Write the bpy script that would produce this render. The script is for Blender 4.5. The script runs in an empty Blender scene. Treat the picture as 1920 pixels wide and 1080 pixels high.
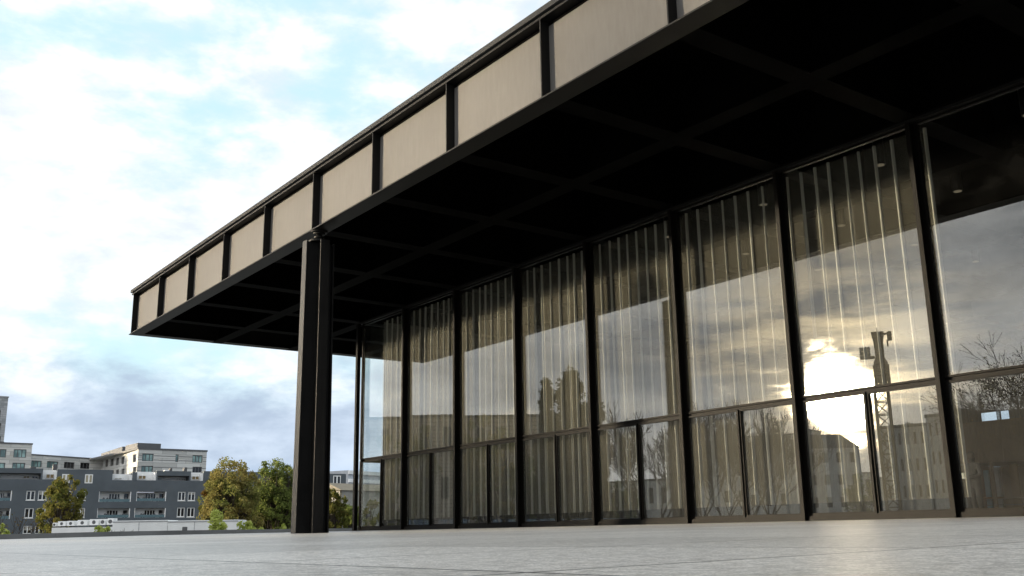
import bpy, math, random
from mathutils import Vector, Matrix
R = math.radians
sc = bpy.context.scene
COL = sc.collection

# ------------------------------------------------------------------ camera
CAM = Vector((43.3662, -11.5740, -0.1147))
YAW, PITCH, ROLL, FPX = 2.50559, 0.240984, -0.016837, 1856.30
FW = Vector((math.cos(PITCH) * math.cos(YAW), math.cos(PITCH) * math.sin(YAW), math.sin(PITCH)))
_r = Vector((math.sin(YAW), -math.cos(YAW), 0))
_u = _r.cross(FW)
RT = math.cos(ROLL) * _r + math.sin(ROLL) * _u
UP = RT.cross(FW)
cd = bpy.data.cameras.new('Camera')
cam = bpy.data.objects.new('Camera', cd)
COL.objects.link(cam)
M = Matrix((RT, UP, -FW)).transposed().to_4x4()
M.translation = CAM
cam.matrix_world = M
cd.sensor_width = 36
cd.lens = FPX / 1920 * 36
cd.clip_start = 0.02
cd.clip_end = 6000
sc.camera = cam

# ------------------------------------------------------------------ light and sky
SUN = Vector((-0.5794, -0.8059, 0.1150)).normalized()      # towards the sun
sl = bpy.data.lights.new('Sun', 'SUN')
sl.energy = 5.0
sl.angle = R(3.2)
sl.color = (1.0, 0.84, 0.62)
so = bpy.data.objects.new('Sun', sl)
COL.objects.link(so)
so.rotation_euler = (-SUN).to_track_quat('-Z', 'Y').to_euler()

sc.view_settings.view_transform = 'Standard'
sc.view_settings.look = 'None'
sc.view_settings.exposure = 0
sc.view_settings.gamma = 1
sc.cycles.use_denoising = True
sc.cycles.max_bounces = 10
sc.cycles.diffuse_bounces = 4
sc.cycles.glossy_bounces = 5
sc.cycles.transmission_bounces = 6
sc.cycles.transparent_max_bounces = 24
sc.cycles.sample_clamp_indirect = 16
sc.cycles.blur_glossy = 0.3

world = bpy.data.worlds.new("World")
sc.world = world
world.use_nodes = True


class NT:
    """Small helper round a node tree."""
    def __init__(self, tree):
        self.t = tree
        self.t.nodes.clear()

    def n(self, typ, **kw):
        nd = self.t.nodes.new(typ)
        for k, v in kw.items():
            if k == 'inp':
                for kk, vv in v.items():
                    self.set(nd, kk, vv)
            else:
                setattr(nd, k, v)
        return nd

    def set(self, nd, key, v):
        s = nd.inputs[key]
        if isinstance(v, bpy.types.NodeSocket):
            self.t.links.new(v, s)
        else:
            s.default_value = v

    def math(self, op, a, b=0.0, clamp=False):
        nd = self.n('ShaderNodeMath', operation=op, use_clamp=clamp)
        self.set(nd, 0, a)
        self.set(nd, 1, b)
        return nd.outputs[0]

    def vmath(self, op, a, b=None):
        nd = self.n('ShaderNodeVectorMath', operation=op)
        self.set(nd, 0, a)
        if b is not None:
            self.set(nd, 1, b)
        return nd.outputs['Value'] if op in ('DOT_PRODUCT', 'LENGTH') else nd.outputs[0]

    def mix(self, f, a, b, typ='MIX'):
        nd = self.n('ShaderNodeMix', data_type='RGBA', blend_type=typ, clamp_factor=True)
        self.set(nd, 0, f)
        for i, v in ((6, a), (7, b)):
            if not isinstance(v, bpy.types.NodeSocket) and len(v) == 3:
                v = (*v, 1)
            self.set(nd, i, v)
        return nd.outputs[2]

    def smooth(self, x, a, b, lo=0.0, hi=1.0):
        nd = self.n('ShaderNodeMapRange', interpolation_type='SMOOTHSTEP')
        for k, v in (('Value', x), ('From Min', a), ('From Max', b), ('To Min', lo), ('To Max', hi)):
            self.set(nd, k, v)
        return nd.outputs[0]

    def noise(self, vec, scale, detail=4, rough=0.5, dist=0.0, scl=None):
        if scl is not None:
            vec = self.vmath('MULTIPLY', vec, scl)
        nd = self.n('ShaderNodeTexNoise')
        if vec is not None:
            self.set(nd, 'Vector', vec)
        for k, v in (('Scale', scale), ('Detail', detail), ('Roughness', rough), ('Distortion', dist)):
            nd.inputs[k].default_value = v
        return nd.outputs[0]


def build_world():
    g = NT(world.node_tree)
    d = g.n('ShaderNodeTexCoord').outputs['Generated']
    sky = g.n('ShaderNodeTexSky', sky_type='NISHITA', sun_disc=False, sun_elevation=R(6.6),
              sun_rotation=math.atan2(SUN.x, SUN.y), air_density=1.0, dust_density=1.5).outputs[0]
    sep = g.n('ShaderNodeSeparateXYZ', inp={0: d})
    z, y = sep.outputs[2], sep.outputs[1]
    n1 = g.noise(d, 4.4, 9, 0.55, 0.15, (1, 1, 2.0))
    n2 = g.noise(d, 9.0, 8, 0.58, 0.1, (1, 1, 2.3))
    n3 = g.noise(d, 2.2, 5, 0.55, 0.2, (1, 1, 5.0))
    east = g.smooth(y, -0.40, -0.12)
    # the broken white deck with pale blue gaps
    cover = g.smooth(g.math('ADD', n1, g.math('MULTIPLY', g.math('SUBTRACT', n2, 0.5), 0.45)), 0.31, 0.54)
    gap = g.mix(1.0, g.mix(1.0, sky, (0.55, 0.55, 0.55), 'MULTIPLY'), (6.0, 8.5, 9.4), 'ADD')
    wht = g.mix(g.smooth(n2, 0.35, 0.65), (8.4, 9.2, 10.1), (12.0, 12.3, 12.8))
    deck = g.mix(cover, gap, wht)
    # slate bank low in the east
    zz = g.math('ADD', z, g.math('MULTIPLY', g.math('SUBTRACT', n2, 0.5), 0.13))
    zz = g.math('ADD', zz, g.math('MULTIPLY', g.math('SUBTRACT', n3, 0.5), 0.10))
    bank = g.smooth(zz, 0.175, 0.115)
    bcol = g.mix(g.smooth(n2, 0.33, 0.66), (4.9, 6.0, 7.6), (7.4, 8.6, 10.2))
    bcol = g.mix(g.smooth(z, 0.075, 0.03), bcol, (5.0, 6.9, 9.6))
    eastc = g.mix(bank, deck, bcol)
    # grey evening clouds in the west, lit from behind
    wcov = g.smooth(n1, 0.36, 0.66)
    westc = g.mix(wcov, (18.0, 18.3, 18.5), (7.0, 7.4, 8.0))
    westc = g.mix(g.smooth(n2, 0.56, 0.74), westc, (26, 24, 21))
    s = g.math('MAXIMUM', g.vmath('DOT_PRODUCT', d, tuple(SUN)), 0.0)
    halo = g.math('POWER', s, 150.0)
    mid = g.math('POWER', s, 620.0)
    streak = g.smooth(g.noise(d, 5.5, 7, 0.55, 0.25, (1, 1, 6.0)), 0.40, 0.60)
    fine = g.smooth(g.noise(d, 13, 6, 0.6, 0.3, (1, 1, 4.0)), 0.34, 0.66)
    core = g.math('POWER', s, g.math('ADD', 3800.0, g.math('MULTIPLY', fine, 7500.0)))
    glow = g.mix(streak, (1.5, 1.2, .7), (30, 23.5, 13.5))
    westc = g.mix(1.0, westc, g.mix(halo, (0, 0, 0), glow), 'ADD')
    westc = g.mix(1.0, westc, g.mix(core, (0, 0, 0), (42000, 34500, 23500)), 'ADD')
    westc = g.mix(1.0, westc, g.mix(mid, (0, 0, 0), g.mix(streak, (26, 21, 13), (105, 82, 48))), 'ADD')
    col = g.mix(east, westc, eastc)
    col = g.mix(g.smooth(z, 0.0, -0.05), col, (1.5, 1.5, 1.5))
    bg = g.n('ShaderNodeBackground', inp={0: col, 1: 0.1})
    out = g.n('ShaderNodeOutputWorld')
    g.t.links.new(bg.outputs[0], out.inputs[0])


build_world()

# ------------------------------------------------------------------ materials
MATS = {}


def material(name, fn):
    if name not in MATS:
        m = bpy.data.materials.new(name)
        m.use_nodes = True
        g = NT(m.node_tree)
        sh = fn(g)
        out = g.n('ShaderNodeOutputMaterial')
        g.t.links.new(sh, out.inputs[0])
        MATS[name] = m
    return MATS[name]


def pbsdf(g, col, rough=0.5, ior=1.5, metal=0.0, bump=None, bs=0.2, bd=0.01, **kw):
    p = g.n('ShaderNodeBsdfPrincipled')
    if not isinstance(col, bpy.types.NodeSocket):
        col = (*col, 1)
    g.set(p, 'Base Color', col)
    g.set(p, 'Roughness', rough)
    g.set(p, 'IOR', ior)
    g.set(p, 'Metallic', metal)
    if bump is not None:
        b = g.n('ShaderNodeBump', inp={'Height': bump, 'Strength': bs, 'Distance': bd})
        g.set(p, 'Normal', b.outputs[0])
    for k, v in kw.items():
        g.set(p, k.replace('_', ' '), v)
    return p.outputs[0]


def ocoord(g):
    return g.n('ShaderNodeTexCoord').outputs['Object']


def plain(name, col, rough=0.6, var=0.12, scale=1.5, ior=1.45, **kw):
    def fn(g):
        n = g.noise(ocoord(g), scale, 6, 0.6)
        a = tuple(c * (1 - var) for c in col)
        b = tuple(min(1, c * (1 + var)) for c in col)
        return pbsdf(g, g.mix(g.smooth(n, 0.3, 0.7), a, b), rough, ior, **kw)
    return material(name, fn)


def steel_fn(g):
    co = ocoord(g)
    n = g.noise(co, 0.7, 6, 0.62)
    n2 = g.noise(co, 14, 5, 0.6, 0, (1, 1, 0.25))
    col = g.mix(g.smooth(n, 0.35, 0.7), (0.0055, 0.0054, 0.0052), (0.008, 0.0079, 0.0076))
    rough = g.math('ADD', g.math('MULTIPLY', n, 0.10), g.math('MULTIPLY', n2, 0.06))
    rough = g.math('ADD', rough, 0.40)
    return pbsdf(g, col, rough, 1.21, bump=n2, bs=0.08, bd=0.004)


STEEL = material('black_steel_paint', steel_fn)
COLUMN = plain('column_paint', (0.008, 0.0078, 0.0075), 0.44, 0.25, 1.2, 1.3)
SOFFIT_SHADED = plain('shaded_soffit_steel', (0.0016, 0.0016, 0.0015), 0.6, 0.2, 0.8, 1.05)  # same steel again, the shade under the roof put into a darker colour


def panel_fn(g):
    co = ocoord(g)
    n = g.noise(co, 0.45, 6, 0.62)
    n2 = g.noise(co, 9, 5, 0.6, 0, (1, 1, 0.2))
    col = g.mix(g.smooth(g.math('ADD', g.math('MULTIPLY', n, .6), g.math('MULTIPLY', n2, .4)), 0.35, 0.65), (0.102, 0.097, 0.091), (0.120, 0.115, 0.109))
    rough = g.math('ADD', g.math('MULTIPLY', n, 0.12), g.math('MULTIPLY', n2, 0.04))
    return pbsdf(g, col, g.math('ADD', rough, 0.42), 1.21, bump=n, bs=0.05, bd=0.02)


PANEL_SUNLIT = material('sunlit_fascia_steel', panel_fn)  # same steel as the girders, sunlight put into a lighter colour
TRIM = plain('grey_roof_trim', (0.03, 0.031, 0.032), 0.7, ior=1.2)


def bronze_fn(g):
    n = g.noise(ocoord(g), 5, 5, 0.6, 0, (1, 1, 0.2))
    return pbsdf(g, g.mix(n, (0.0025, 0.0022, 0.0018), (0.0048, 0.0042, 0.0033)), 0.52, 1.16)


FRAME = material('window_frame_paint', bronze_fn)


def granite_fn(g):
    co = ocoord(g)
    br = g.n('ShaderNodeTexBrick', offset=0.0, squash=1.0)
    g.set(br, 'Vector', g.vmath('ADD', g.vmath('ADD', co, (0.25, 0.54, 0)), g.vmath('MULTIPLY', g.n('ShaderNodeTexNoise', inp={'Vector': co, 'Scale': 0.9}).outputs[1], (0.02, 0.02, 0))))
    for k, v in (('Color1', (0.385, 0.366, 0.338, 1)), ('Color2', (0.505, 0.482, 0.447, 1)), ('Mortar', (0.02, 0.02, 0.019, 1)),
                 ('Scale', 1.0), ('Mortar Size', 0.010), ('Mortar Smooth', 0.2), ('Bias', 0.0), ('Brick Width', 1.4), ('Row Height', 1.4)):
        br.inputs[k].default_value = v
    fine = g.noise(co, 120, 3, 0.7)
    med = g.noise(co, 22, 5, 0.7)
    big = g.noise(co, 0.35, 5, 0.6)
    c = g.mix(0.55, br.outputs['Color'], g.mix(g.smooth(fine, 0.33, 0.67), (0.25, 0.25, 0.25), (1.75, 1.75, 1.75)), 'MULTIPLY')
    c = g.mix(0.5, c, g.mix(g.smooth(big, 0.3, 0.7), (0.78, 0.78, 0.77), (1.12, 1.12, 1.12)), 'MULTIPLY')
    c = g.mix(0.6, c, g.mix(g.smooth(med, 0.3, 0.7), (0.5, 0.5, 0.5), (1.55, 1.55, 1.55)), 'MULTIPLY')
    h = g.math('ADD', g.math('MULTIPLY', fine, 0.35), g.math('MULTIPLY', med, 0.35))
    h = g.math('SUBTRACT', h, g.math('MULTIPLY', br.outputs['Fac'], 1.5))
    return pbsdf(g, c, g.math('ADD', 0.28, g.math('MULTIPLY', big, 0.2)), 1.5, bump=h, bs=0.3, bd=0.006)


GRANITE = material('granite_slabs', granite_fn)


def glass_fn(tint, f0):
    def fn(g):
        geo = g.n('ShaderNodeNewGeometry')
        c = g.math('ABSOLUTE', g.vmath('DOT_PRODUCT', geo.outputs['Incoming'], geo.outputs['True Normal']))
        f = g.math('POWER', g.math('SUBTRACT', 1.0, c, True), 5.0)
        f = g.math('ADD', f0, g.math('MULTIPLY', f, 1 - f0), True)
        nb = g.noise(ocoord(g), 0.55, 2, 0.4)
        bmp = g.n('ShaderNodeBump', inp={'Height': nb, 'Strength': 0.10, 'Distance': 0.004})
        t = g.n('ShaderNodeBsdfTransparent', inp={0: (*tint, 1)})
        r = g.n('ShaderNodeBsdfGlossy', inp={0: (1, 0.985, 0.955, 1), 'Roughness': 0.0, 'Normal': bmp.outputs[0]})
        sm = g.noise(ocoord(g), 1.3, 6, 0.65, 0.4)
        dust_veil = g.math('ADD', 0.001, g.math('MULTIPLY', g.smooth(sm, 0.45, 0.75), 0.004))
        hz = g.n('ShaderNodeSeparateXYZ', inp={0: ocoord(g)}).outputs[2]          # low panes get a pale veil painted in for reflected grey, over the dust
        dust_veil = g.math('ADD', dust_veil, g.math('MULTIPLY', g.smooth(hz, 5.0, 1.5), g.math('ADD', 0.008, g.math('MULTIPLY', sm, 0.012))))
        df = g.n('ShaderNodeBsdfDiffuse', inp={0: (0.6, 0.6, 0.58, 1)})
        t = g.n('ShaderNodeMixShader', inp={0: dust_veil, 1: t.outputs[0], 2: df.outputs[0]})
        mx = g.n('ShaderNodeMixShader', inp={0: f, 1: t.outputs[0], 2: r.outputs[0]})
        return mx.outputs[0]
    return fn


GLASS = material('hall_glass', glass_fn((0.965, 0.985, 0.978), 0.085))


def curtain_fn(g):
    co = ocoord(g)
    geo = g.n('ShaderNodeNewGeometry')
    c = g.math('ABSOLUTE', g.vmath('DOT_PRODUCT', geo.outputs['Incoming'], geo.outputs['Normal']))
    c = g.math('MAXIMUM', c, 0.08)
    op = g.math('SUBTRACT', 1.0, g.math('POWER', 0.895, g.math('DIVIDE', 1.0, c)))     # threads close up when seen edge on
    n = g.noise(co, 9, 4, 0.6, 0, (1, 1, 0.04))
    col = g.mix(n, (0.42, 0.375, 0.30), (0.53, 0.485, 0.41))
    di = g.n('ShaderNodeBsdfDiffuse', inp={0: col})
    tl = g.n('ShaderNodeBsdfTranslucent', inp={0: col})
    fab = g.n('ShaderNodeMixShader', inp={0: 0.35, 1: di.outputs[0], 2: tl.outputs[0]})
    t = g.n('ShaderNodeBsdfTransparent')
    return g.n('ShaderNodeMixShader', inp={0: op, 1: t.outputs[0], 2: fab.outputs[0]}).outputs[0]


CURTAIN = material('sheer_curtain', curtain_fn)


def pleat_fn(g):
    geo = g.n('ShaderNodeNewGeometry')
    c = g.math('ABSOLUTE', g.vmath('DOT_PRODUCT', geo.outputs['Incoming'], geo.outputs['Normal']))
    op = g.math('SUBTRACT', 1.0, g.math('POWER', 0.45, g.math('DIVIDE', 1.0, g.math('MAXIMUM', c, 0.15))))   # gathered cloth lies in three layers
    n = g.noise(ocoord(g), 6, 4, 0.6, 0, (1, 1, 0.05))
    col = g.mix(n, (0.40, 0.375, 0.33), (0.52, 0.495, 0.445))
    di = g.n('ShaderNodeBsdfDiffuse', inp={0: col})
    t = g.n('ShaderNodeBsdfTransparent')
    return g.n('ShaderNodeMixShader', inp={0: op, 1: t.outputs[0], 2: di.outputs[0]}).outputs[0]


PLEAT = material('gathered_curtain', pleat_fn)
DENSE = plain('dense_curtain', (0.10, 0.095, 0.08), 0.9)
HEM = plain('curtain_hem', (0.13, 0.135, 0.14), 0.9)
WOOD = None


def wood_fn(g):
    n = g.noise(ocoord(g), 2.5, 8, 0.65, 1.5, (4, 4, 0.5))
    return pbsdf(g, g.mix(n, (0.09, 0.055, 0.025), (0.20, 0.125, 0.057)), 0.45)


WOOD = material('brown_oak', wood_fn)


def emit(name, col, s):
    def fn(g):
        return g.n('ShaderNodeEmission', inp={0: (*col, 1), 1: s}).outputs[0]
    return material(name, fn)


def leaf_mat(name, a, b, c, scale=0.35):
    def fn(g):
        co = ocoord(g)
        n = g.noise(co, scale, 3, 0.6)
        m = g.noise(co, scale * 9, 2, 0.6)
        col = g.mix(g.smooth(n, 0.38, 0.62), a, b)
        col = g.mix(g.smooth(m, 0.45, 0.7), col, c)
        di = g.n('ShaderNodeBsdfDiffuse', inp={0: col})
        tl = g.n('ShaderNodeBsdfTranslucent', inp={0: col})
        return g.n('ShaderNodeMixShader', inp={0: 0.35, 1: di.outputs[0], 2: tl.outputs[0]}).outputs[0]
    return material(name, fn)


def stone_bands_fn(a, b, row=0.55, width=2.4, mort=(0.16, 0.16, 0.16)):
    def fn(g):
        co = ocoord(g)
        sp = g.n('ShaderNodeSeparateXYZ', inp={0: co})
        v = g.n('ShaderNodeCombineXYZ', inp={0: g.math('ADD', sp.outputs[0], sp.outputs[1]), 1: sp.outputs[2]}).outputs[0]
        br = g.n('ShaderNodeTexBrick', offset=0.37)
        g.set(br, 'Vector', v)
        for k, vv in (('Color1', (*a, 1)), ('Color2', (*b, 1)), ('Mortar', (*mort, 1)), ('Scale', 1.0), ('Mortar Size', 0.03),
                      ('Brick Width', width), ('Row Height', row)):
            br.inputs[k].default_value = vv
        n = g.noise(co, 1.2, 6, 0.6, 0, (0.5, 0.5, 3))
        return pbsdf(g, g.mix(0.4, br.outputs[0], g.mix(n, (0.7, 0.7, 0.7), (1.25, 1.25, 1.25)), 'MULTIPLY'), 0.8)
    return fn


DARKWALL = plain('slate_render', (0.086, 0.100, 0.112), 0.8, 0.10, 0.4)
WHITE = plain('white_render', (0.82, 0.82, 0.81), 0.7, 0.06, 0.8)
WINWHITE = plain('white_window_paint', (0.75, 0.75, 0.73), 0.5, 0.03)
PALESTONE = material('pale_banded_stone', stone_bands_fn((0.40, 0.40, 0.38), (0.58, 0.58, 0.555), 0.9, 5.0, (0.2, 0.2, 0.2)))
TOWERSTONE = material('grey_tower_stone', stone_bands_fn((0.26, 0.27, 0.275), (0.42, 0.425, 0.43), 0.7, 2.0))
SANDSTONE = material('brown_sandstone', stone_bands_fn((0.40, 0.33, 0.26), (0.50, 0.43, 0.35), 0.5, 1.4, (0.1, 0.08, 0.06)))
GREYWALL = plain('dull_grey_render', (0.60, 0.60, 0.58), 0.85, 0.15, 0.3)
ROOFDARK = plain('dark_roof_sheet', (0.07, 0.07, 0.072), 0.6)
GRAPH = plain('graphite_panel', (0.09, 0.092, 0.095), 0.5, 0.1, 2)
PARAPET = plain('dark_granite_kerb', (0.12, 0.123, 0.125), 0.6, 0.25, 0.25)  # granite in a darker tone than the terrace slabs
BARK = plain('bark', (0.055, 0.042, 0.032), 0.95, 0.3, 6)
WINDARK = material('dark_window_glass', lambda g: pbsdf(g, g.mix(g.noise(ocoord(g), 0.8, 3), (0.008, 0.008, 0.009), (0.03, 0.03, 0.03)), 0.06, 1.5))
WINGREEN = material('green_window_glass', lambda g: pbsdf(g, g.mix(g.smooth(g.noise(ocoord(g), 0.35, 2), 0.4, 0.6), (0.10, 0.16, 0.16), (0.30, 0.45, 0.43)), 0.1, 1.5))
CRANEMAT = plain('crane_paint', (0.16, 0.12, 0.07), 0.6)
GROUNDM = plain('street_asphalt', (0.055, 0.054, 0.05), 0.9, 0.3, 0.05)

# ------------------------------------------------------------------ mesh helpers


class MB:
    def __init__(self):
        self.v, self.f = [], []

    def quad(self, a, b, c, d):
        n = len(self.v)
        self.v += [tuple(a), tuple(b), tuple(c), tuple(d)]
        self.f.append((n, n + 1, n + 2, n + 3))
        return self

    def hexa(self, p):
        """eight corners: bottom ring then top ring, counter-clockwise from above"""
        n = len(self.v)
        self.v += [tuple(q) for q in p]
        self.f += [(n + 3, n + 2, n + 1, n), (n + 4, n + 5, n + 6, n + 7)]
        for i in range(4):
            j = (i + 1) % 4
            self.f.append((n + i, n + j, n + 4 + j, n + 4 + i))
        return self

    def box(self, x0, x1, y0, y1, z0, z1):
        if x0 > x1: x0, x1 = x1, x0
        if y0 > y1: y0, y1 = y1, y0
        if z0 > z1: z0, z1 = z1, z0
        return self.hexa([(x0, y0, z0), (x1, y0, z0), (x1, y1, z0), (x0, y1, z0),
                          (x0, y0, z1), (x1, y0, z1), (x1, y1, z1), (x0, y1, z1)])

    def prism(self, poly, z0, z1, scale_top=1.0, c=(0, 0)):
        """poly counter-clockwise in x, y"""
        n, k = len(self.v), len(poly)
        self.v += [(x, y, z0) for x, y in poly]
        self.v += [(c[0] + (x - c[0]) * scale_top, c[1] + (y - c[1]) * scale_top, z1) for x, y in poly]
        self.f += [tuple(n + i for i in reversed(range(k))), tuple(n + k + i for i in range(k))]
        for i in range(k):
            j = (i + 1) % k
            self.f.append((n + i, n + j, n + k + j, n + k + i))
        return self

    def tube(self, p, q, r0, r1, k=6, caps=True):
        p, q = Vector(p), Vector(q)
        a = (q - p)
        if a.length < 1e-6:
            return self
        a.normalize()
        s = a.orthogonal().normalized()
        t = a.cross(s)
        n = len(self.v)
        for c, r in ((p, r0), (q, r1)):
            for i in range(k):
                w = 2 * math.pi * i / k
                self.v.append(tuple(c + s * (r * math.cos(w)) + t * (r * math.sin(w))))
        for i in range(k):
            j = (i + 1) % k
            self.f.append((n + i, n + j, n + k + j, n + k + i))
        if caps:
            self.f += [tuple(n + i for i in reversed(range(k))), tuple(n + k + i for i in range(k))]
        return self

    def lathe(self, c, prof, k=20):
        n = len(self.v)
        for r, z in prof:
            for i in range(k):
                w = 2 * math.pi * i / k
                self.v.append((c[0] + r * math.cos(w), c[1] + r * math.sin(w), c[2] + z))
        for j in range(len(prof) - 1):
            for i in range(k):
                i2 = (i + 1) % k
                self.f.append((n + j * k + i, n + j * k + i2, n + (j + 1) * k + i2, n + (j + 1) * k + i))
        self.f.append(tuple(n + i for i in reversed(range(k))))
        self.f.append(tuple(n + (len(prof) - 1) * k + i for i in range(k)))
        return self

    def wall(self, s0, s1, z0, z1, holes, y=0.0):
        """front wall at local y with rectangular holes (a, b, z0, z1, depth) that have reveals"""
        ss = sorted({s0, s1, *[h[0] for h in holes], *[h[1] for h in holes]})
        zs = sorted({z0, z1, *[h[2] for h in holes], *[h[3] for h in holes]})
        ss = [s for s in ss if s0 <= s <= s1]
        zs = [q for q in zs if z0 <= q <= z1]
        for a, b in zip(ss, ss[1:]):
            for c, d in zip(zs, zs[1:]):
                m, k = (a + b) / 2, (c + d) / 2
                if any(h[0] < m < h[1] and h[2] < k < h[3] for h in holes):
                    continue
                self.quad((a, y, c), (b, y, c), (b, y, d), (a, y, d))
        for a, b, c, d, e in holes:
            a, b, c, d = max(a, s0), min(b, s1), max(c, z0), min(d, z1)
            self.quad((a, y, c), (a, y + e, c), (b, y + e, c), (b, y, c))
            self.quad((a, y, d), (b, y, d), (b, y + e, d), (a, y + e, d))
            self.quad((a, y, c), (a, y, d), (a, y + e, d), (a, y + e, c))
            self.quad((b, y, c), (b, y + e, c), (b, y + e, d), (b, y, d))
        return self

    def build(self, name, mat, parent=None, bevel=0.0, smooth=False):
        me = bpy.data.meshes.new(name)
        me.from_pydata(self.v, [], self.f)
        me.materials.append(mat)
        if smooth:
            me.polygons.foreach_set('use_smooth', [True] * len(me.polygons))
        me.update()
        o = bpy.data.objects.new(name, me)
        COL.objects.link(o)
        if parent is not None:
            o.parent = parent
        if bevel:
            b = o.modifiers.new('Bevel', 'BEVEL')
            b.width = bevel
            b.segments = 2
            b.limit_method = 'ANGLE'
        return o


def tag(o, label=None, cat=None, group=None, kind=None):
    if label: o['label'] = label
    if cat: o['category'] = cat
    if group: o['group'] = group
    if kind: o['kind'] = kind
    return o


def empty(name, loc, label, cat, rz=0.0, group=None):
    o = bpy.data.objects.new(name, None)
    COL.objects.link(o)
    o.location = loc
    o.rotation_euler = (0, 0, rz)
    o.empty_display_size = 0.3
    return tag(o, label, cat, group)


def copy_tree(o, parent=None):
    c = o.copy()
    COL.objects.link(c)
    c.parent = parent
    for ch in [x for x in o.children]:
        copy_tree(ch, c)
    return c


GLASS_Y = 7.42                      # the plane of the front glass, in which the west is mirrored


def ray(u, v, mir=False):
    d = FW + RT * ((u - 960) / FPX) + UP * ((540 - v) / FPX)
    o = CAM.copy()
    if mir:
        d.y = -d.y
        o.y = 2 * GLASS_Y - o.y
    return o, d


FH = Vector((FW.x, FW.y, 0)).normalized()


def at(u, D, mir=False, z=0.0, v=None):
    """point at height z whose vertical line crosses photo point (u, v) (v: near the horizon if not given), D metres ahead"""
    o, d = ray(u, 1012.4 - u * 0.01684 if v is None else v)
    h = d.x * FH.x + d.y * FH.y
    p = o + d * (D / h)
    if mir:
        p.y = 2 * GLASS_Y - p.y
    return Vector((p.x, p.y, z))


def hgt(u, v, D):
    """height of photo point (u, v) when it stands D metres ahead"""
    o, d = ray(u, v)
    h = Vector((d.x, d.y)).dot(Vector((FW.x, FW.y)).normalized())
    return o.z + d.z * D / h


class Front:
    """a vertical plane seen in the photo (or mirrored in the glass) that turns photo points into facade metres"""
    def __init__(self, ua, Da, ub, Db, zbase=-4.0, mir=False, v=None):
        self.mir = mir
        A, B = at(ua, Da, mir, zbase, v), at(ub, Db, mir, zbase, v)
        if mir:
            A, B = B, A
        self.P, self.z0 = A, zbase
        self.s = (B - A).normalized()
        self.rz = math.atan2(self.s.y, self.s.x)
        self.nrm = Vector((-self.s.y, self.s.x, 0))
        self.L = (B - A).length

    def sz(self, u, v):
        o, d = ray(u, v, self.mir)
        t = (self.P - o).dot(self.nrm) / d.dot(self.nrm)
        p = o + d * t
        return (p - self.P).dot(self.s), p.z - self.z0

    def rect(self, u0, v0, u1, v1):
        vm, um = (v0 + v1) / 2, (u0 + u1) / 2
        a, b = sorted((self.sz(u0, vm)[0], self.sz(u1, vm)[0]))
        c, d = sorted((self.sz(um, v1)[1], self.sz(um, v0)[1]))
        return a, b, c, d


# ------------------------------------------------------------------ ground, podium
def plane_obj(name, x0, x1, y0, y1, z, mat):
    return MB().quad((x0, y0, z), (x1, y0, z), (x1, y1, z), (x0, y1, z)).build(name, mat)


STREET = -4.0
tag(plane_obj('ground', -3000, 3000, -3000, 3000, STREET, GROUNDM), kind='structure')
PX0, PX1, PY0, PY1 = -20.0, 110.0, -34.0, 100.0


def gz(x, y):
    """the terrace falls gently away from the hall"""
    return -0.0112 * max(0.0, 7.0 - y)


t = MB()
ys = [PY0, 7.0, PY1]
for a, b in zip(ys, ys[1:]):
    t.quad((PX0, a, gz(0, a)), (PX1, a, gz(0, a)), (PX1, b, gz(0, b)), (PX0, b, gz(0, b)))
t.quad((PX0, PY0, STREET), (PX1, PY0, STREET), (PX1, PY0, gz(0, PY0)), (PX0, PY0, gz(0, PY0)))
t.quad((PX0, PY1, STREET), (PX0, PY0, STREET), (PX0, PY0, gz(0, PY0)), (PX0, PY1, 0))
t.quad((PX1, PY0, STREET), (PX1, PY1, STREET), (PX1, PY1, 0), (PX1, PY0, gz(0, PY0)))
t.quad((PX1, PY1, STREET), (PX0, PY1, STREET), (PX0, PY1, 0), (PX1, PY1, 0))
tag(t.build('terrace_floor', GRANITE), kind='structure')

pw = MB()
yy = PY0
while yy < PY1 - 0.1:
    y2 = min(yy + 3.6, PY1)
    pw.hexa([(PX0 - 0.5, yy + .006, STREET), (PX0 + 0.02, yy + .006, STREET), (PX0 + 0.02, y2 - .006, STREET), (PX0 - 0.5, y2 - .006, STREET),
             (PX0 - 0.5, yy + .006, gz(0, yy) + .28), (PX0 + 0.02, yy + .006, gz(0, yy) + .28),
             (PX0 + 0.02, y2 - .006, gz(0, y2) + .28), (PX0 - 0.5, y2 - .006, gz(0, y2) + .28)])
    yy = y2
tag(pw.build('parapet_wall', PARAPET), 'low dark granite parapet along the far edge of the terrace', 'parapet')

# ------------------------------------------------------------------ the steel and glass pavilion
pav = empty('museum_pavilion', (0, 0, 0),
            'black steel pavilion with a huge flat overhanging roof and glass walls on the terrace', 'pavilion')
ZB, ZT, FWD = 8.4, 10.2, 0.25      # soffit height, top of girders, half flange width
N = 18
X0 = 0.0
Y0 = 0.25
XN, YN = X0 + 3.6 * N, Y0 + 3.6 * N
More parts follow.
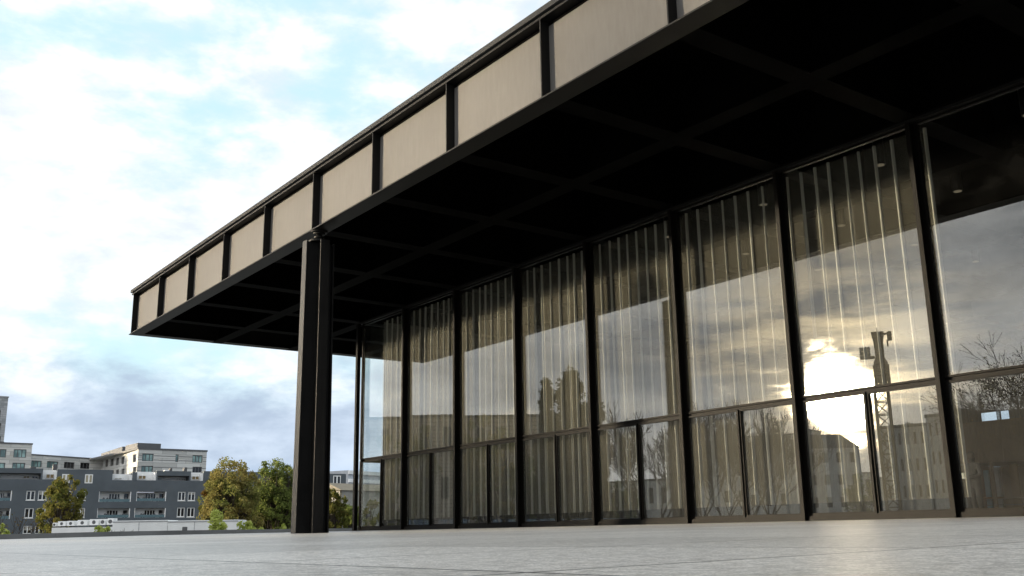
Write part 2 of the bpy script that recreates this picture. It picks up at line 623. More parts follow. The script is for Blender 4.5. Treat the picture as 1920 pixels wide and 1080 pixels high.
# roof deck with its cap
dk = MB().box(X0 - .02, XN + .02, Y0 - .02, YN + .02, ZT - .12, ZT + .02)
deck = dk.build('roof', SOFFIT_SHADED, pav)
cp = MB()
e = FWD + .05
cp.box(X0 - e, XN + e, Y0 - e, Y0 + .1, ZT + .06, ZT + .19)
cp.box(X0 - e, XN + e, YN - .1, YN + e, ZT + .06, ZT + .19)
cp.box(X0 - e, X0 + .1, Y0 + .1, YN - .1, ZT + .06, ZT + .19)
cp.box(XN - .1, XN + e, Y0 + .1, YN - .1, ZT + .06, ZT + .19)
cp.build('cornice', TRIM, deck, bevel=.008)
bk = MB()
g2 = FWD - .05
bk.box(X0 - g2, XN + g2, Y0 - g2, Y0 + .08, ZT + .021, ZT + .059)
bk.box(X0 - g2, X0 + .08, Y0 + .08, YN, ZT + .021, ZT + .059)
bk.build('shadow_gap', STEEL, deck)
# girders: edge girders along x and y plus the soffit grid
TF = 0.035


def girder_x(y, edge):
    m = MB()
    m.box(X0 - FWD, XN + FWD, y - FWD, y + FWD, ZB, ZB + TF)
    if not edge:
        m.box(X0, XN, y - .014, y + .014, ZB + TF, ZT - .121)
    if edge:
        m.box(X0 - FWD, XN + FWD, y - FWD, y + FWD, ZT - TF, ZT + .018)
    go = m.build('girder', STEEL if edge else SOFFIT_SHADED, pav)
    if edge:
        MB().box(X0, XN, y - .014, y + .014, ZB + TF + .001, ZT - TF - .001).build('fascia_panel', PANEL_SUNLIT, go)
    return go


for j in range(N + 1):
    y = Y0 + 3.6 * j
    edge = j in (0, N)
    go = girder_x(y, edge)
    if edge:
        o1 = -1 if j == 0 else 1
        for i in range(N + 1):
            x = X0 + 3.6 * i
            sb = MB().box(x - .016, x + .016, y + o1 * .0145, y + o1 * (FWD - .012), ZB + TF + .001, ZT - TF - .001)
            sb.build('web_stiffener', STEEL, go)
for i in range(N + 1):
    x = X0 + 3.6 * i
    edge = i in (0, N)
    m = MB()
    for j in range(N):
        a, b = Y0 + 3.6 * j + FWD + .001, Y0 + 3.6 * (j + 1) - FWD - .001
        m.box(x - FWD, x + FWD, a, b, ZB + .002, ZB + TF)
        m.box(x - .014, x + .014, a - FWD + .02, b + FWD - .02, ZB + TF + .001, ZT - .121)
        if edge:
            m.box(x - FWD, x + FWD, a, b, ZT - TF, ZT + .017)
    go = m.build('girder', STEEL if edge else SOFFIT_SHADED, pav)
    if edge:
        o1 = -1 if i == 0 else 1
        for j in range(1, N):
            y = Y0 + 3.6 * j
            MB().box(x + o1 * .0145, x + o1 * (FWD - .012), y - .016, y + .016, ZB + TF + .001, ZT - TF - .001).build('web_stiffener', STEEL, go)


# cruciform columns with pin bearings
def column_mesh(h):
    L, W, T, w = .485, .155, .042, .02
    m = MB()
    k = .90
    for ax in range(4):
        ca, sa = [(1, 0), (0, 1), (-1, 0), (0, -1)][ax]
        rot = lambda p: (p[0] * ca - p[1] * sa, p[0] * sa + p[1] * ca)
        fl = [rot(p) for p in ((L - T, -W), (L, -W), (L, W), (L - T, W))]
        wb = [rot(p) for p in ((w + .001, -w), (L - T - .001, -w), (L - T - .001, w), (w + .001, w))]
        m.prism(fl, 0, h, k)
        m.prism(wb, 0, h - .004, k)
    m.box(-w * .89, w * .89, -w * .89, w * .89, 0, h - .006)
    return m


for i, (cx, cy) in enumerate(((18, Y0), (46.8, Y0), (18, YN), (46.8, YN), (X0, 18.25), (X0, 47.05), (XN, 18.25), (XN, 47.05))):
    zb = gz(cx, cy)
    co = column_mesh(8.06 - zb).build('column', COLUMN, pav, bevel=.004)
    co.location = (cx, cy, zb)
    bm_ = MB().lathe((0, 0, 8.06 - zb), [(.30, .0), (.30, .05), (.11, .06), (.10, .10), (.15, .13), (.155, .17), (.10, .20), (.09, .235), (.17, .245), (.17, .29), (.24, .30), (.24, .338)])
    bm_.build('pin_bearing', STEEL, co, smooth=False)

# glass walls: four sides of fourteen bays
WX0, WY0, NB, TZ = 7.2, 7.2, 14, 2.74
HZ = 8.33


def window_frame():
    """one bay, x from 0 to 3.6, outside towards -y"""
    m = MB()
    f, ya, yb = .042, .16, .27
    a, b = .077, 3.6 - .077
    mid = 1.8

    def ring(x0, x1, z0, z1):
        m.box(x0, x0 + f, ya, yb, z0, z1)
        m.box(x1 - f, x1, ya, yb, z0, z1)
        m.box(x0 + f, x1 - f, ya, yb, z0, z0 + f)
        m.box(x0 + f, x1 - f, ya, yb, z1 - f, z1)
    ring(a, b, TZ + .035, HZ)
    ring(a, mid - .026, .13, TZ - .035)
    ring(mid + .026, b, .13, TZ - .035)
    m.box(a, b, ya + .05, yb, TZ - .034, TZ + .034)
    m.box(mid - .02, mid + .02, .12, yb - .0505, .13, TZ - .035)
    m.box(mid - .0255, mid + .0255, yb - .05, yb, .13, TZ - .036)
    m.box(a, b, .09, yb + .04, 0.0, .105)
    m.box(a, b, .15, yb, .106, .129)
    return m


def pane(x0, x1, z0, z1):
    return MB().box(x0 + .003, x1 - .003, .212, .232, z0 + .003, z1 - .003)


def make_window():
    w = window_frame().build('window', FRAME, pav)
    f = .042
    pane(.077 + f, 3.6 - .077 - f, TZ + .035 + f, HZ - f).build('pane', GLASS, w)
    pane(.077 + f, 1.8 - .026 - f, .13 + f, TZ - .035 - f).build('pane', GLASS, w)
    pane(1.8 + .026 + f, 3.6 - .077 - f, .13 + f, TZ - .035 - f).build('pane', GLASS, w)
    return w


def make_mullion():
    m = MB()
    m.box(-.05, .05, 0, .042, -.06, HZ)
    m.box(-.012, .012, .0425, .159, -.06, HZ)
    m.box(-.068, .068, .16, .29, -.06, HZ)
    m.box(-.045, .045, .291, .33, 0, HZ)
    return m.build('mullion', FRAME, pav)


w0, m0 = make_window(), make_mullion()
prnd = random.Random(4)
S = 3.6 * NB
sides = [((WX0, WY0), 0), ((WX0 + S, WY0), 90), ((WX0 + S, WY0 + S), 180), ((WX0, WY0 + S), 270)]
for si, ((ox, oy), ang) in enumerate(sides):
    dx, dy = math.cos(R(ang)), math.sin(R(ang))
    for k in range(NB):
        w = w0 if (si == 0 and k == 0) else copy_tree(w0, pav)
        w.location = (ox + dx * 3.6 * k, oy + dy * 3.6 * k, 0)
        for pn in w.children:
            pn.rotation_euler = (R(prnd.gauss(0, .07)), 0, R(prnd.gauss(0, .13)))
        w.rotation_euler = (0, 0, R(ang))
        if k == 0:
            continue
        mu = m0 if (si == 0 and k == 1) else copy_tree(m0, pav)
        mu.location = w.location
        mu.rotation_euler = w.rotation_euler
# corner posts
for (cx, cy) in ((WX0, WY0), (WX0 + S, WY0), (WX0 + S, WY0 + S), (WX0, WY0 + S)):
    m = MB().box(-.075, .075, -.075, .075, -.06, HZ)
    o = m.build('corner_post', FRAME, pav)
    sx = 1 if cx < 30 else -1
    sy = 1 if cy < 30 else -1
    o.location = (cx + sx * .0, cy + sy * .0, 0)
# head beams above the glass, up to the soffit
hb = MB()
hb.box(WX0 - .05, WX0 + S + .05, WY0 + .05, WY0 + .30, HZ + .001, ZB - .001)
hb.box(WX0 - .05, WX0 + S + .05, WY0 + S - .30, WY0 + S - .05, HZ + .001, ZB - .001)
hb.box(WX0 + .05, WX0 + .30, WY0 + .301, WY0 + S - .301, HZ + .001, ZB - .001)
hb.box(WX0 + S - .30, WX0 + S - .05, WY0 + .301, WY0 + S - .301, HZ + .001, ZB - .001)
hb.build('head_beam', STEEL, pav)


# ------------------------------------------------------------------ curtains
def curtain(name, label, x0, x1, y, face, seed, zt=8.36, cloth=None):
    """pleated sheer cloth hung along x at depth y; face +1 looks towards -y"""
    rnd = random.Random(seed)
    pts = []
    x = x0
    ph = 0
    while x < x1:
        p = rnd.uniform(.36, .47)
        dpt = rnd.uniform(.05, .08)
        k = rnd.uniform(.065, .095) / p
        lo = rnd.uniform(-.015, .015)
        e_ = 1 - k
        for s_, h in ((0, lo), (.22 * e_, lo + rnd.uniform(-.003, .003)), (.45 * e_, lo + rnd.uniform(-.003, .003)), (.7 * e_, lo + rnd.uniform(-.003, .003)), (.93 * e_, lo),
                      (e_, lo + dpt * .12), (e_ + k * .22, lo + dpt * .6), (e_ + k * .42, lo + dpt), (e_ + k * .62, lo + dpt * .95), (e_ + k * .80, lo + dpt * .45), (e_ + k * .95, lo + .004)):
            pts.append((x + s_ * p, h))
        x += p
    pts = [q for q in pts if q[0] <= x1]
    m = MB()
    rows = [(0.14, 1.12), (0.40, 1.05), (1.5, 1.0), (3.5, .96), (6, .9), (8.0, .8), (zt, .75)]
    n = len(pts)
    wob = [.012 * math.sin(i / 11 * 1.7 + seed) + .02 * math.sin(i / 11 * .6) for i in range(n)]
    for zi, (z, a) in enumerate(rows):
        for i, (px, h) in enumerate(pts):
            m.v.append((px + wob[i] * (1 - z / 8.4) * 1.5, y - face * h * a + 0, z))
    hem = MB()
    plt = MB()
    for zi in range(len(rows) - 1):
        tgt = hem if zi == 0 else m
        for i in range(n - 1):
            (plt if zi and 5 <= i % 11 <= 9 else tgt).f.append((zi * n + i, zi * n + i + 1, (zi + 1) * n + i + 1, (zi + 1) * n + i))
    hem.v = list(m.v)
    plt.v = list(m.v)
    o = m.build(name, cloth or CURTAIN, smooth=True)
    hem.build('hem', CURTAIN_HEM, o, smooth=True)
    plt.build('pleat', PLEAT if cloth is None else cloth, o, smooth=True)
    return tag(o, label, 'curtain')


def hem_fn(g):
    di = g.n('ShaderNodeBsdfDiffuse', inp={0: (0.03, 0.03, 0.031, 1)})
    t = g.n('ShaderNodeBsdfTransparent')
    return g.n('ShaderNodeMixShader', inp={0: 0.75, 1: t.outputs[0], 2: di.outputs[0]}).outputs[0]


CURTAIN_HEM = material('curtain_hem_cloth', hem_fn)
cf = curtain('curtain', 'long sheer pleated curtain hanging close behind the front glass wall', 8.02, 32.45, 7.90, 1, 3)
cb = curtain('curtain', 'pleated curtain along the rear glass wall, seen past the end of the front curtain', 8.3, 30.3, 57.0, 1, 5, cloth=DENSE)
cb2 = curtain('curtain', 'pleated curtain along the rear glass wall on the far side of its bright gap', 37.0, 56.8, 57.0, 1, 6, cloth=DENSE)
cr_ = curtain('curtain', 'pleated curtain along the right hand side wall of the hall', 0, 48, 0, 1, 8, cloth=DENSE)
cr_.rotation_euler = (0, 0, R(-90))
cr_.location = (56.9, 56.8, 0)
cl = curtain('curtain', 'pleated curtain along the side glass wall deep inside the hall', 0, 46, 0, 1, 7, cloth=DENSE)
cl.rotation_euler = (0, 0, R(90))
cl.location = (8.0, 7.96, 0)

# ceiling downlights
dl0 = None
LAMP = emit('downlight_glow', (1.0, 0.82, 0.55), 0.14)
for i in range(7, 13):
    for (ax, ay) in ((i * 3.6 - 1.95, 9.15), (i * 3.6 - 1.95, 12.6), (i * 3.6 - 1.95, 16.3), (i * 3.6 - 1.95, 19.9)):
        if dl0 is None:
            dl0 = empty('ceiling_light', (ax, ay, 8.44), 'small round downlight recessed in the dark hall ceiling', 'ceiling light',
                        group='downlights in the hall ceiling')
            MB().lathe((0, 0, -.05), [(.13, 0), (.13, 1.65), (.16, 1.65)], 14).build('housing', STEEL, dl0)
            MB().lathe((0, 0, -.062), [(.10, 0), (.10, .011)], 14).build('lens', LAMP, dl0)
        else:
            c = copy_tree(dl0)
            c.location = (ax, ay, 8.44)

# ------------------------------------------------------------------ inside the hall: wooden cloakroom and a visitor
fk = Front(1806, 45, 1990, 45, 0.0)
ox, oy = at(1806, 45).x, at(1806, 45).y
kio = empty('cloakroom', (ox, oy, 0), 'brown wooden cloakroom box standing inside the hall past the curtain end', 'cloakroom')
W_ = 9.0
kb = MB().box(0, W_, 0, 4.0, 2.45, 4.25)
for q in (1.1, 2.2, 3.4, 4.6, 5.8, 7.0, 8.2):
    kb.box(q - .02, q + .02, -.03, -.001, 2.46, 4.24)
kb.build('wooden_box', WOOD, kio)
for px in (0.06, 1.55, 3.4, 5.4, 7.4, 8.9):
    MB().box(px - .06, px + .06, .05, .17, 0, 2.449).build('post', WOOD, kio)
    MB().box(px - .06, px + .06, 3.8, 3.92, 0, 2.449).build('post', WOOD, kio)
MB().box(.13, 5.3, .3, .9, .92, 1.0).build('counter', WOOD, kio)
MB().box(.13, 8.8, 3.6, 3.7, .02, 2.44).build('back_panel', WOOD, kio)
MB().box(0, .05, .18, 3.79, .02, 2.44).build('side_panel', WOOD, kio)
for px, wd, zz, c in ((.55, .22, 2.2, (.16, .3, .38)), (.95, .3, 2.3, (.28, .29, .3)), (1.75, .35, 2.4, (.16, .09, .035)), (2.5, .25, 1.7, (.3, .25, .16)), (3.0, .4, 1.4, (.14, .02, .015)), (4.1, .3, 2.1, (.3, .2, .1))):
    MB().box(px, px + wd, 1.2, 1.3, 0, zz).build('shelf_board', plain('board%d' % int(px * 100), c), kio)
rl = MB()
for zz in (.35, .62):
    rl.box(.2, 6, -.6, -.57, zz, zz + .03)
for px in (.2, 2.2, 4.2, 6.0):
    rl.box(px, px + .03, -.569, -.54, 0, .66)
rl.build('railing', GRAPH, kio)


def skin_body(name, mat, parent, verts, edges, radii, loc=(0, 0, 0), sub=2):
    me = bpy.data.meshes.new(name)
    me.from_pydata(verts, edges, [])
    o = bpy.data.objects.new(name, me)
    COL.objects.link(o)
    if parent is not None:
        o.parent = parent
    o.location = loc
    sm = o.modifiers.new('Skin', 'SKIN')
    for i, r in enumerate(radii):
        r = r if isinstance(r, tuple) else (r, r)
        me.skin_vertices[0].data[i].radius = r
    me.skin_vertices[0].data[0].use_root = True
    sm.use_smooth_shade = True
    ss = o.modifiers.new('Subdivision', 'SUBSURF')
    ss.levels = sub
    ss.render_levels = sub
    me.materials.append(mat)
    return o


pp = at(1838, 27)
COAT = plain('dark_coat', (0.012, 0.012, 0.014), 0.9)
SKIN = plain('skin', (0.42, 0.27, 0.2), 0.6)
body_v = [(0, 0, .93), (0, .01, 1.12), (0, .0, 1.36), (0, -.01, 1.47), (0, -.015, 1.55), (0, -.02, 1.64), (0, -.02, 1.71),
          (.2, 0, 1.41), (.27, -.03, 1.14), (.17, -.24, 1.08), (.08, -.33, 1.12),
          (-.2, 0, 1.41), (-.27, -.03, 1.14), (-.17, -.24, 1.06), (-.05, -.33, 1.10),
          (.10, 0, .88), (.11, -.01, .48), (.11, .03, .07), (.12, -.12, .03),
          (-.10, 0, .88), (-.12, -.02, .48), (-.12, .03, .07), (-.13, -.12, .03)]
body_e = [(0, 1), (1, 2), (2, 3), (3, 4), (4, 5), (5, 6), (2, 7), (7, 8), (8, 9), (9, 10), (2, 11), (11, 12), (12, 13), (13, 14),
          (0, 15), (15, 16), (16, 17), (17, 18), (0, 19), (19, 20), (20, 21), (21, 22)]
body_r = [(.16, .12), (.15, .11), (.17, .11), .06, (.075, .085), (.085, .1), (.06, .07), .075, .06, .045, .035, .075, .06, .045, .035,
          .1, .075, .055, .04, .1, .075, .055, .04]
per = skin_body('person', COAT, None, body_v, body_e, body_r, (pp.x, pp.y, 0))
per.rotation_euler = (0, 0, R(-20))
tag(per, 'visitor in dark clothes standing inside the hall by the curtain end', 'person')
MB().lathe((0, -.03, 1.55), [(.03, .0), (.085, .06), (.098, .12), (.09, .18), (.05, .215), (.01, .222)], 14).build('hair', plain('dark_hair', (.02, .015, .01)), per, smooth=True)
MB().box(-.06, .10, -.40, -.375, 1.05, 1.20).build('leaflet', plain('paper', (.3, .3, .28)), per)

# ------------------------------------------------------------------ trees


def rnd_unit(r):
    while True:
        v = Vector((r.uniform(-1, 1), r.uniform(-1, 1), r.uniform(-1, 1)))
        if .01 < v.length < 1:
            return v.normalized()


def branch(m, r, p, d, ln, rad, lvl, tips, spread=.6, up=.12, k=5, nmin=2, nmax=3, thin=.012):
    segs = 3
    q = p
    for i in range(segs):
        d = (d + rnd_unit(r) * .16 + Vector((0, 0, up * .4))).normalized()
        nq = q + d * (ln / segs)
        r1 = max(thin, rad * (1 - .45 * (i + 1) / segs))
        m.tube(q, nq, max(thin, rad * (1 - .45 * i / segs)), r1, k, False)
        q = nq
        if lvl > 0 and i < segs - 1 and r.random() < .55:
            dd = (d + rnd_unit(r) * spread * 1.3 + Vector((0, 0, up))).normalized()
            branch(m, r, q, dd, ln * r.uniform(.5, .72), rad * .45, lvl - 1, tips, spread, up, max(3, k - 1), nmin, nmax, thin)
    if lvl == 0:
        tips.append(q)
        return
    for j in range(r.randint(nmin, nmax)):
        dd = (d + rnd_unit(r) * spread + Vector((0, 0, up))).normalized()
        branch(m, r, q, dd, ln * r.uniform(.6, .82), rad * .55, lvl - 1, tips, spread, up, max(3, k - 1), nmin, nmax, thin)


def leaves(m, r, centres, per, rad, size, flat=1.0):
    for c in centres:
        k = int(per * r.uniform(.5, 1.4))
        rr = rad * r.uniform(.6, 1.25)
        for _ in range(k):
            o = rnd_unit(r) * rr * (r.random() ** .45)
            o.z *= flat
            p = c + o
            a = rnd_unit(r)
            b = a.orthogonal().normalized()
            s = size * r.uniform(.6, 1.3)
            m.quad(p - a * s, p + b * s * .55, p + a * s, p - b * s * .55)


def leafy_tree(name, label, loc, h, cr, mat, seed, cat='tree', group=None, shape='round', clear=.22, dens=1.0, size=.16, nc=None):
    r = random.Random(seed)
    root = empty(name, loc, label, cat, r.uniform(0, 6), group)
    tm = MB()
    tips = []
    th = h * clear
    lean = Vector((r.uniform(-.05, .05), r.uniform(-.05, .05), 1)).normalized()
    base = Vector((0, 0, -.05))
    tr = h * .02 + .05
    top = lean * th
    tm.tube(base, top, tr * 1.25, tr, 8)
    centres = []
    n = nc or int(46 * dens)
    zc = th + (h - th) * .5
    for i in range(n):
        if shape == 'column':
            f = r.random()
            zz = th * .6 + (h - th * .6) * f
            w = cr * (math.sin(math.pi * min(1, .12 + f * .86)) ** .6) * r.uniform(.35, 1.0)
            a = r.uniform(0, 2 * math.pi)
            centres.append(Vector((w * math.cos(a), w * math.sin(a), zz)))
        else:
            v = rnd_unit(r)
            q = r.uniform(.45, 1.0)
            w = cr * q * (1.0 + .12 * math.sin(3 * math.atan2(v.y, v.x) + seed))
            c = Vector((v.x * w, v.y * w, zc + v.z * (h - th) * .5 * q))
            if shape == 'cone':
                f = (c.z - th) / (h - th)
                c.x *= 1.25 * (1 - f * .8)
                c.y *= 1.25 * (1 - f * .8)
            centres.append(c)
    for c in centres:
        st = top * r.uniform(.75, 1.0) if c.z < zc else lean * (th + (c.z - th) * r.uniform(.25, .55))
        mid = st.lerp(c, .5) + rnd_unit(r) * .12 * cr
        tm.tube(st, mid, tr * .35, tr * .22, 4, False)
        tm.tube(mid, c, tr * .22, .012, 4, False)
    tm.tube(top, lean * (h * .82), tr, .03, 6, False)
    tm.build('trunk', BARK, root)
    lm = MB()
    leaves(lm, r, centres, int(90 * dens if nc is None else 70 * dens), cr * (.42 if shape == 'column' else .30 if nc is None else .19), size)
    lm.build('crown', mat, root)
    return root


def bare_tree(name, label, loc, h, seed, lvl=5, rad=.22, group=None, spread=.55, lean=(0, 0), up=.16, trunk=.2, leafmat=None, nleaf=0, thin=.012):
    r = random.Random(seed)
    root = empty(name, loc, label, 'tree', 0, group)
    m = MB()
    tips = []
    d = Vector((lean[0], lean[1], 1)).normalized()
    m.tube((0, 0, -.05), d * h * trunk, rad * 1.2, rad, 8)
    for j in range(4):
        a = j * 1.7 + r.uniform(-.4, .4)
        dd = (d + Vector((math.cos(a), math.sin(a), .4)) * .62).normalized()
        branch(m, r, d * h * trunk * r.uniform(.85, 1), dd, h * .27, rad * .6, lvl - 1, tips, spread, up, 5, thin=thin)
    m.build('trunk', BARK, root)
    if leafmat is not None:
        lm = MB()
        leaves(lm, r, [t for t in tips if r.random() < .5], nleaf, .35, .07)
        lm.build('crown', leafmat, root)
    return root


L_RUST = leaf_mat('autumn_green_leaves', (.15, .17, .045), (.22, .175, .055), (.29, .26, .10))
L_RUST2 = leaf_mat('rusty_leaves', (.15, .085, .022), (.10, .11, .025), (.22, .15, .04))
L_OLIVE = leaf_mat('olive_leaves', (.105, .12, .03), (.15, .135, .035), (.22, .19, .06))
L_GREEN = leaf_mat('green_leaves', (.115, .15, .038), (.165, .20, .05), (.23, .24, .085))
L_LIME = leaf_mat('lime_leaves', (.38, .44, .10), (.46, .50, .13), (.55, .57, .22))
L_POPLAR = leaf_mat('poplar_leaves', (.075, .075, .022), (.10, .09, .025), (.12, .11, .03))


def tree_at(fn, name, label, u, D, vtop, seed, mir=False, zb=STREET, **kw):
    p = at(u, D, mir, zb, vtop * .5 + 497)
    h = hgt(u, vtop, D) - zb
    return fn(name, label, p, h, seed=seed, **kw)


# street trees beyond the terrace
tree_at(leafy_tree, 'street_tree', 'rusty green tree standing before the slate apartment block, left of the white units', 118, 92, 890, 11, cr=2.1, mat=L_OLIVE, clear=.2, dens=1.0, size=.14, nc=120)
tree_at(leafy_tree, 'street_tree', 'big bushy tree with rust and olive autumn leaves left of the steel column', 434, 98, 860, 12, cr=3.0, mat=L_RUST, clear=.10, dens=1.0, size=.14, nc=330)
tree_at(leafy_tree, 'street_tree', 'darker green tree half hidden behind the steel column', 520, 104, 855, 13, cr=2.9, mat=L_GREEN, clear=.12, dens=1.0, size=.15, nc=280)
tree_at(leafy_tree, 'street_tree', 'small yellowing tree directly left of the big rust and olive tree', 400, 100, 893, 14, cr=1.4, mat=L_RUST2, size=.18)
tree_at(leafy_tree, 'street_tree', 'small olive green tree between the steel column and the glass corner', 625, 90, 915, 15, cr=1.5, mat=L_OLIVE, size=.14, nc=110)
tree_at(leafy_tree, 'street_tree', 'low green tree right before the glass corner post', 655, 96, 934, 16, cr=1.3, mat=L_GREEN, size=.14, nc=80)
tree_at(leafy_tree, 'street_tree', 'thin pale tree seen through the glass corner of the hall', 694, 100, 925, 17, cr=1.5, mat=L_OLIVE, size=.18, dens=.55)
tree_at(leafy_tree, 'shrub', 'lime green shrub behind the parapet before the white wall, right of its middle', 406, 72, 958, 21, cat='shrub', cr=1.3, mat=L_LIME, shape='cone', dens=.8, size=.12, clear=.3)
tree_at(leafy_tree, 'shrub', 'round lime green shrub behind the parapet below the big rust tree', 473, 72, 967, 22, cat='shrub', cr=1.1, mat=L_LIME, dens=.9, size=.12, clear=.3)
tree_at(leafy_tree, 'shrub', 'narrow lime green shrub close to the foot of the steel column', 526, 72, 970, 23, cat='shrub', cr=.5, mat=L_LIME, dens=.45, size=.11, clear=.3)
tree_at(leafy_tree, 'shrub', 'yellow green shrub before the white ventilation units', 198, 72, 978, 24, cat='shrub', cr=.8, mat=L_LIME, dens=.6, size=.12, clear=.3)
tree_at(leafy_tree, 'shrub', 'yellow green shrub at the left end of the parapet', 4, 72, 974, 25, cat='shrub', cr=.8, mat=L_LIME, dens=.6, size=.12, clear=.3)
tree_at(bare_tree, 'sapling', 'thin leafless sapling behind the parapet at its left end', 24, 72, 942, 26, lvl=4, rad=.07, leafmat=L_RUST2, nleaf=2)
tree_at(bare_tree, 'sapling', 'thin leafless sapling before the white container wall', 234, 72, 965, 27, lvl=4, rad=.05)

# ------------------------------------------------------------------ slate apartment block
Z1 = lambda x, y: (x / 2.8417, 700 + y / 2.8417)
D0, D1 = 1 / (.006369 + .0000015 * 58), 1 / (.006369 - .0000015 * (648 - 58))
fb = Front(-70, 1 / (.006369 + .0000015 * 128), 648, D1, STREET, v=930)
apt = empty('apartment_block', fb.P, 'slate grey apartment block with white framed windows and roof terraces across the street', 'building', fb.rz)


def zr(x0, y0, x1, y1, F=None):
    return (F or fb).rect(*Z1(x0, y0), *Z1(x1, y1))


S0, S1 = 0, fb.L
Ztop = fb.sz(200, Z1(0, 568)[1])[1]
Zup = fb.sz(*Z1(450, 513))[1]
holes = []
wins = [(140, 625, 187, 676), (203, 625, 249, 676), (412, 626, 458, 677), (948, 631, 988, 679), (1001, 632, 1040, 679),
        (130, 718, 178, 771), (195, 719, 241, 771), (405, 717, 452, 769), (943, 715, 984, 765), (996, 715, 1037, 766),
        (122, 812, 170, 856), (185, 812, 231, 856), (335, 626, 380, 677), (330, 718, 375, 770)]
wr = [zr(*w) for w in wins]
logs = [(-60, 625, 62, 679), (527, 630, 698, 685), (727, 630, 885, 681), (-60, 720, 55, 776), (518, 719, 692, 769), (716, 718, 882, 768)]
lr = [zr(*w) for w in logs]
wall = MB()
wall.wall(S0, S1, 0, Ztop, [(*w, .22) for w in wr] + [(*l, 1.6) for l in lr])
wall.quad((S0, 0, 0), (S0, 0, Ztop), (S0, 13, Ztop), (S0, 13, 0))
wall.quad((S1, 0, 0), (S1, 13, 0), (S1, 13, Ztop), (S1, 0, Ztop))
wall.quad((S0, 13, 0), (S0, 13, Ztop), (S1, 13, Ztop), (S1, 13, 0))
wall.quad((S0, 0, Ztop), (S1, 0, Ztop), (S1, 13, Ztop), (S0, 13, Ztop))
wo = wall.build('wall', DARKWALL, apt)


def casement(par, r, y=.12, mat=WINDARK, fm=WINWHITE, n=2, f=.13):
    a, b, c, d = r
    m = MB()
    m.box(a, a + f, y, y + .08, c, d).box(b - f, b, y, y + .08, c, d)
    m.box(a + f, b - f, y, y + .08, c, c + f).box(a + f, b - f, y, y + .08, d - f, d)
    for i in range(1, n):
        x = a + (b - a) * i / n
        m.box(x - f * .55, x + f * .55, y + .001, y + .079, c + f, d - f)
    w = m.build('window', fm, par)
    MB().box(a + f * .5, b - f * .5, y + .05, y + .07, c + f * .5, d - f * .5).build('pane', mat, w)
    # sill and outer white surround
    return w


BLIND = plain('pale_blind', (.34, .33, .29), .5)
for i, r_ in enumerate(wr):
    w = casement(apt, r_)
    if i % 3 == 1:
        MB().box(r_[0] + .2, r_[1] - .2, .15, .165, r_[3] - (r_[3] - r_[2]) * (.3 + .12 * (i % 4)), r_[3] - .16).build('blind', BLIND, w)
    MB().box(r_[0] - .05, r_[1] + .05, -.06, .1, r_[2] - .08, r_[2] - .002).build('sill', WINWHITE, w)
rr = random.Random(5)
for l in lr:
    a, b, c, d = l
    m = MB().box(a + .001, b - .001, 1.601, 1.75, c - .1, d + .1)
    m.box(a + .001, a + .08, .03, 1.6, c + .001, d - .001).box(b - .12, b - .001, .03, 1.6, c + .001, d - .001)
    lo = m.build('loggia', WHITE, apt)
    k = a + (b - a) * rr.uniform(.30, .38)
    casement(apt, (k, k + (b - a) * .36, c + .05, d - .25), 1.45, n=4, f=.09)
    MB().box(b - (b - a) * .17, b - (b - a) * .04, 1.5, 1.59, c + .05, d - .3).build('door', WINDARK, apt)
    MB().box(a + .1, b - .13, .06, .09, c + .02, c + .45).build('balustrade', plain('loggia_glass', (.10, .16, .18), .2), lo)
    for q in range(6):
        x = rr.uniform(a + .3, b - .4)
        MB().lathe((x, .3, c), [(.10, 0), (.16, .3), (.2, .55), (.05, .7)], 7).build('planter', GRAPH, lo)
MB().box(lr[2][0] + .1, lr[2][0] + (lr[2][1] - lr[2][0]) * .58, -.05, .5, lr[2][3] - .22, lr[2][3] - .05).build('awning', plain('awning_cloth', (.5, .5, .56)), apt)

# top storey: slate blocks, white set back walls, roofs
def upper(x0, y0, x1, y1, ya, yb, mat, name, F=fb):
    a, b, c, d = zr(x0, y0, x1, y1)
    return MB().box(a, b, ya, yb, Ztop - .05 if name != 'roof_slab' else c, d).build(name, mat, apt)


a, b, _, dtop = zr(305, 513, 600, 568)
tw = [zr(330, 537, 372, 585), zr(452, 538, 494, 586)]
um = MB().wall(a, b, Ztop - .001, dtop, [])
um.box(a, b, .002, 9, Ztop, dtop)
um.build('upper_wall', DARKWALL, apt)
for r_ in tw:
    q = MB()
    a2, b2, c2, d2 = r_
    q.box(a2, b2, -.05, -.001, c2, d2)
    w = q.build('window', WINWHITE, apt)
    for i in (0, 1):
        x = a2 + .15 + i * ((b2 - a2) / 2 - .03)
        MB().box(x, x + (b2 - a2) / 2 - .26, -.065, -.051, c2 + .15, d2 - .15).build('pane', plain('blind', (.30, .27, .19), .4), w)
upper(1085, 522, 1250, 577, 0, 9, DARKWALL, 'upper_wall')
upper(1250, 526, 1640, 577, .5, 9, DARKWALL, 'upper_wall')
upper(707, 527, 730, 577, 0, 4, DARKWALL, 'pier')
